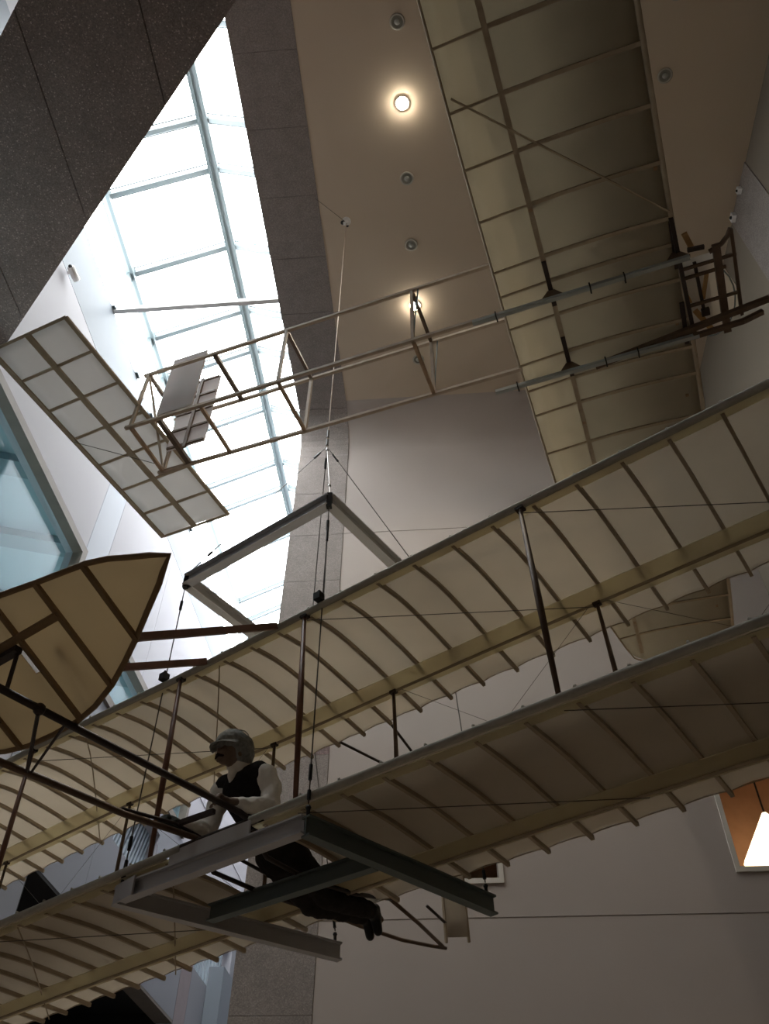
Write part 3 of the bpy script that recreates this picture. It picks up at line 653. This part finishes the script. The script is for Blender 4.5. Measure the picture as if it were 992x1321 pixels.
blob('shirt', [('c', [WST, CHS, V((-.70, .18, .43))], [.122, .135, .085]), ('c', [SL, CHS, SR], [.07, .10, .07]), ('c', [SR, (SR + ER) / 2 + V((.012, .02, 0)), ER], [.075, .07, .066]), ('c', [ER, (ER + HR) / 2, HR + V((0, .05, .01))], [.066, .055, .038]),
               ('c', [SL, (SL + EL_) / 2 + V((-.012, .02, 0)), EL_], [.075, .07, .064]), ('c', [EL_, (EL_ + HL) / 2, HL + V((0, .05, .01))], [.064, .055, .038])], 'shirt_white', pe, .010, 3, .028)
blob('collar', [('c', [V((-.70, .165, .470)), V((-.70, .10, .495))], [.080, .070])], 'shirt_white', pe, .008, 2)
blob('vest', [('c', [WST + V((0, .04, -.02)), CHS, V((-.70, .19, .42))], [.148, .168, .10]), ('c', [V((-.85, .175, .42)), V((-.70, .20, .40)), V((-.55, .175, .42))], [.082, .108, .082]), ('c', [V((-.81, .23, .35)), V((-.59, .23, .35))], [.105, .105])], 'vest_black', pe, .012, 2)
blob('shirt_front', [('c', [V((-.70, .085, .455)), V((-.70, .065, .40)), V((-.70, .075, .33))], [.035, .030, .012])], 'shirt_white', pe, .007, 2)
blob('trousers', [('c', [WST + V((0, .06, -.03)), HIP], [.145, .155]), ('c', [HIP + V((.075, 0, 0)), KR, AR + V((0, .0, 0))], [.115, .085, .062]), ('c', [HIP - V((.075, 0, 0)), KL, AL], [.115, .085, .062])], 'trouser_dark', pe, .013, 3, .03)
for A in (AR, AL): blob('shoe', [('c', [A + V((0, .0, -.0)), A + V((0, .07, -.02))], [.05, .048]), ('c', [A + V((0, .06, .02)), A + V((0, .10, -.12))], [.046, .034])], 'shoe_black', pe, .009, 2)
blob('glove', [('b', HL + V((0, -.035, 0)), .05, (.95, 1.2, .7)), ('c', [HL + V((0, .03, .0)), HL + V((0, -.02, 0))], [.036, .04])] + [('c', [q[1][k] for k in range(len(q[1]))], [r + .005 for r in q[2]]) for q in hand(HL, -1)[1:]], 'glove_dark', pe, .007, 2)
cp_ = HD + V((0, .035, .068))
cap = blob('cap', [('b', cp_ + V((0, 0, .008)), .135, (.92, 1.12, .72)), ('b', cp_ + V((0, .035, -.045)), .125, (.92, 1.0, .85)), ('b', cp_ + V((0, -.01, .075)), .065, (1.3, 1.4, .55))], 'cap_tweed', pe, .009, 2, .012)
rows = []
for i in range(9):
    t = -1.05 + 2.1 * i / 8
    rows.append([tuple(cp_ + V((math.sin(t) * (.112 + .006 * s), -math.cos(t) * (.115 + .034 * s) + .012, -.005 - .014 * s - .006 * s * math.cos(t)))) for s in range(4)])
MB().sheet(rows, .008).build('cap_visor', 'cap_tweed', pe, True)
MB().ball(cp_ + V((0, .0, .113)), .014, 8, (1, 1, .6)).build('cap_button', 'cap_tweed', pe)
for t in (-.6, 0, .6):
    MB().tube([cp_ + V((math.sin(t) * .02 + t * .11 * math.sin(k * math.pi / 8), -.13 + .28 * k / 8, .034 + .080 * math.sin(k * math.pi / 8) * (1 - .35 * abs(t)))) for k in range(9)], .004, 5).build('cap_seam', 'cap_tweed', pe)
blob('moustache', [('c', [HD + V((-.035, -.098, -.072)), HD + V((0, -.115, -.062)), HD + V((.035, -.098, -.072))], [.008, .013, .008])], 'moustache', pe, .006, 1)

# ------------------------------------------------------------------ glider hung high (open tail girder)
HO = V((.673, 4.484, 8.4)); sa, ca = math.sin(math.radians(15.5)), math.cos(math.radians(15.5))
HM = Matrix(((ca, sa, 0, HO.x), (-sa, ca, 0, HO.y), (0, 0, 1, HO.z), (0, 0, 0, 1)))      # local x forward, y along the span
hg = empty('girder_glider', HM); tag(hg, 'olive fabric glider with open wooden tail girder hung high under the ceiling', 'glider')
TE = [(-5.3, .50), (-4.7, .27), (-3, .172), (-1.75, .138), (0, .11), (1.8, .115), (3.2, .17), (4.62, .25), (5.45, .43), (5.75, .70)]
LE = [(-5.3, 1.60), (-2.5, 1.63), (-.7, 1.67), (.57, 1.72), (4.2, 1.775), (5.0, 1.765), (5.75, 1.74)]
RS = [-5.1, -4.6, -4.1, -3.62, -3.14, -2.65, -2.17, -1.708, -1.241, -.742, -.489, -.131, .299, .62, .941, 1.483, 1.98, 2.5, 3.0, 3.5, 4.0, 4.5, 5.0]
def hz(f, s): return .045 * math.sin(math.pi * max(0, min(1, (f - .1) / 1.6))) * 1.0
def hwing(name, dz, inset, mat, full):
    rows = []
    for i in range(89):
        s = -5.3 + 11.05 * i / 88; f0, f1 = interp(TE, s) + inset, interp(LE, s) - inset
        rows.append([(f0 + (f1 - f0) * k / 12, s, dz + hz(f0 + (f1 - f0) * k / 12, s)) for k in range(13)])
    wg = MB().sheet(rows, .006).build(name, mat, hg, True)
    MB().tube([(interp(LE, -5.3 + 11.05 * i / 40) - inset, -5.3 + 11.05 * i / 40, dz) for i in range(41)], .022, 8).build('leading_edge', 'rib_cloth', wg, True)
    MB().tube([(interp(TE, -5.3 + 11.05 * i / 40) + inset, -5.3 + 11.05 * i / 40, dz) for i in range(41)], .011, 6).build('trailing_edge', 'rib_cloth', wg)
    MB().bar((.57 + inset * .5, -5.2, dz + .02), (.57 + inset * .5, 5.4, dz + .02), .045, .035).build('rear_spar', 'rib_cloth', wg)
    for s in RS:
        f0, f1 = interp(TE, s) + inset, interp(LE, s) - inset
        mm = MB(); st = [f0, .35, .57]
        for a, b in zip(st, st[1:]): mm.bar((a, s, dz + hz(a, s) - .008), (b, s, dz + hz(b, s) - .008), .018, .016)
        st = [.57, .85, 1.1, 1.35, f1]
        for a, b in zip(st, st[1:]): mm.bar((a, s, dz + hz(a, s) - .008), (b, s, dz + hz(b, s) - .008), .034 if full else .02, .016)
        mm.build('rib', 'rib_cloth', wg)
    return wg
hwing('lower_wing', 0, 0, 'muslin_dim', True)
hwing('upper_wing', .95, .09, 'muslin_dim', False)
hb = lambda p, q, w_, h_, name, mat, par=None: MB().bar(p, q, w_, h_).build(name, mat, par or hg)
for s in (-.33, .33):
    hb((-3.93, s, 0), (.13, s, 0), .035, .035, 'longeron', 'rail_wood'); hb((-3.93, s, .93), (.58, s, .93), .035, .035, 'longeron', 'rail_wood')
    for f in (-3.87, -2.18, -.77): hb((f, s, 0), (f, s, .93), .032, .032, 'girder_post', 'rail_wood')
    hb((-.77, s, .0), (-.70, s, .93), .012, .012, 'girder_post', 'alu_white')
for f in (-3.87, -2.18, -.77, -3.05):
    hb((f, -.33, 0), (f, .33, 0), .035, .035, 'girder_crossbar', 'spruce')
    if f != -3.05: hb((f, -.33, .93), (f, .33, .93), .035, .035, 'girder_crossbar', 'dark_wood')
hb((-3.05, -.33, .93), (-3.05, .33, .93), .05, .035, 'girder_crossbar', 'dark_wood')
for f in (-3.87,): hb((f, -.33, .93), (f, .33, .0), .02, .02, 'girder_post', 'rail_wood')
for s in (-4.9, -2.9, -1.2, -.33, .33, 1.2, 2.9, 4.7):
    for f in (.57, 1.6): hb((f, s, 0), (f, s, .95), .03, .03, 'strut', 'spruce')
# tail plane, slightly turned
sr = 1.49; sc_ = .475
rows = [[(-sc_ + 2 * sc_ * k / 6, -sr + 2 * sr * i / 24 - .0, .03 * math.sin(math.pi * k / 6)) for k in range(7)] for i in range(25)]
sm = MB().sheet(rows, .005).build('tail_plane', 'muslin_white', hg, True); sm.matrix_local = Matrix.Translation((-4.32, .02, .38)) @ Matrix.Rotation(math.radians(-4.6), 4, 'Z')

for x, wd in ((-sc_, .05), (sc_, .04), (-.01, .06)): MB().bar((x, -sr, -.008), (x, sr, -.008), wd, .03).build('tail_spar', 'rib_cloth', sm)
for i in range(8): y = -sr + 2 * sr * i / 7; MB().bar((-sc_, y, -.002), (sc_, y, -.002), .028, .018).build('tail_rib', 'rib_cloth', sm)
wire_between((-.475, -.2, -.03), (.3, .45, -.12), .004, 'wire', sm)
# twin rudders
for s, f0, f1, z0, z1, sd in ((-.2, -3.70, -3.27, .27, 1.30, 1), (.2, -3.79, -3.32, .16, 1.36, -1)):
    r_ = MB().box((f0, s - .008, z0), (f1, s + .008, z1)).build('rudder', 'rudder_cloth', hg)
    for k in range(5): z = z0 + .02 + (z1 - z0 - .04) * k / 4; MB().box((f0 + .01, s + sd * .018 - .01, z - .013), (f1 - .01, s + sd * .018 + .01, z + .013)).build('rudder_rib', 'dark_wood', r_)
    MB().box(((f0 + f1) / 2 - .02, s + sd * .018 - .012, z0 - .04), ((f0 + f1) / 2 + .02, s + sd * .018 + .012, z1 + .02)).build('rudder_post', 'dark_wood', r_)
hb((-3.55, -.33, .02), (-3.55, .33, .02), .05, .05, 'rudder_bar', 'dark_wood')
# skids with triangular brackets
for s in (-.41, .41):
    hb((-.17, s, -.15), (1.75, s, -.15), .038, .04, 'skid', 'skid_paint')
    if s > 0: hb((1.70, s, -.15), (2.15, s, -.13), .045, .04, 'skid_nose', 'dark_wood'); hb((2.15, s, -.13), (2.33, s, -.07), .045, .04, 'skid_nose', 'dark_wood')
    for f in (.57, 1.66):
        MB().prism([(f - .10, s + .012, -.13), (f + .10, s + .012, -.13), (f + .03, s + .012, -.02), (f - .03, s + .012, -.02)], (0, -.024, 0)).build('bracket', 'dark_wood', hg)
        MB().prism([(f - .02, s - .30, -.02), (f + .02, s - .30, -.02), (f + .02, s + .16, -.02), (f + .08, s + .04, -.15), (f - .08, s + .04, -.15), (f - .02, s + .16, -.02)][:3] + [(f - .02, s + .16, -.02)], (0, 0, .02)).build('bracket_strip', 'black_wood', hg)
    for f in (.05, .9, 1.2): MB().bar((f, s - .03, -.15), (f, s + .05, -.14), .012, .06).build('skid_bolt', 'black_metal', hg)
hb((.80, .50, -.06), (2.45, .26, -.10), .05, .05, 'side_rail', 'dark_wood')
hb((.20, -2.29, -.05), (1.66, -.81, -.04), .016, .014, 'drag_brace', 'rib_cloth')
hb((1.66, -.75, -.03), (1.73, .50, -.03), .035, .035, 'nose_bar', 'black_wood')
# foot frame and seat in front of the wing
ff = MB().bar((2.00, -.36, 0), (2.03, .57, 0), .065, .04).build('foot_frame', 'dark_wood', hg)
MB().bar((2.131, -.46, 0), (2.168, .43, 0), .03, .03).build('front_rail', 'dark_wood', ff)
MB().tube([(1.94, -.31, 0), (2.0, -.33, 0), (2.05, -.355, 0), (2.10, -.41, 0), (2.128, -.47, 0)], .022, 8).build('curved_rail', 'dark_wood', ff)
for y in (-.214, .178): MB().bar((1.705, y, 0), (2.16, y, 0), .025, .025).build('rung', 'dark_wood', ff)
MB().bar((1.69, -.107, .02), (2.07, -.107, .02), .025, .025).build('rung', 'dark_wood', ff)
MB().bar((1.82, -.22, .05), (1.855, .31, .05), .028, .028).build('lever', 'black_wood', ff)
MB().bar((1.78, -.34, .08), (1.92, -.325, .08), .035, .03).build('foot_pedal', 'black_wood', ff)
MB().bar((1.79, -.44, .2), (1.835, -.29, .2), .05, .02).build('foot_slat', 'seat_slat', ff)
MB().box((1.83, .28, .02), (1.90, .35, .06)).build('pulley_block', 'black_wood', ff)
seat = [(1.74, -.05), (1.90, -.075), (2.03, -.04), (2.12, .08), (2.19, .26), (2.225, .43), (2.19, .57), (2.07, .675), (1.95, .70), (1.84, .67), (1.75, .57), (1.722, .29)]
st = MB().prism([(x, y, .24) for x, y in seat], (0, 0, .03)).build('seat', 'seat_cloth', hg)
MB().bar((1.74, -.06, .30), (2.05, -.06, .30), .03, .14).build('seat_back', 'seat_white', st)
MB().bar((1.94, -.02, .17), (1.88, .26, .17), .035, .02).build('slat', 'seat_slat', st); MB().bar((1.717, .06, .17), (1.77, .26, .17), .025, .02).build('slat', 'seat_slat', st); MB().bar((1.80, .36, .17), (1.93, .62, .17), .05, .02).build('slat', 'seat_slat', st)
MB().tube([(1.95 + .22 * math.cos(t * .3), .34 + .38 * math.sin(t * .3), .20) for t in range(-3, 7)], .007, 6).build('seat_hoop', 'alu_white', st)
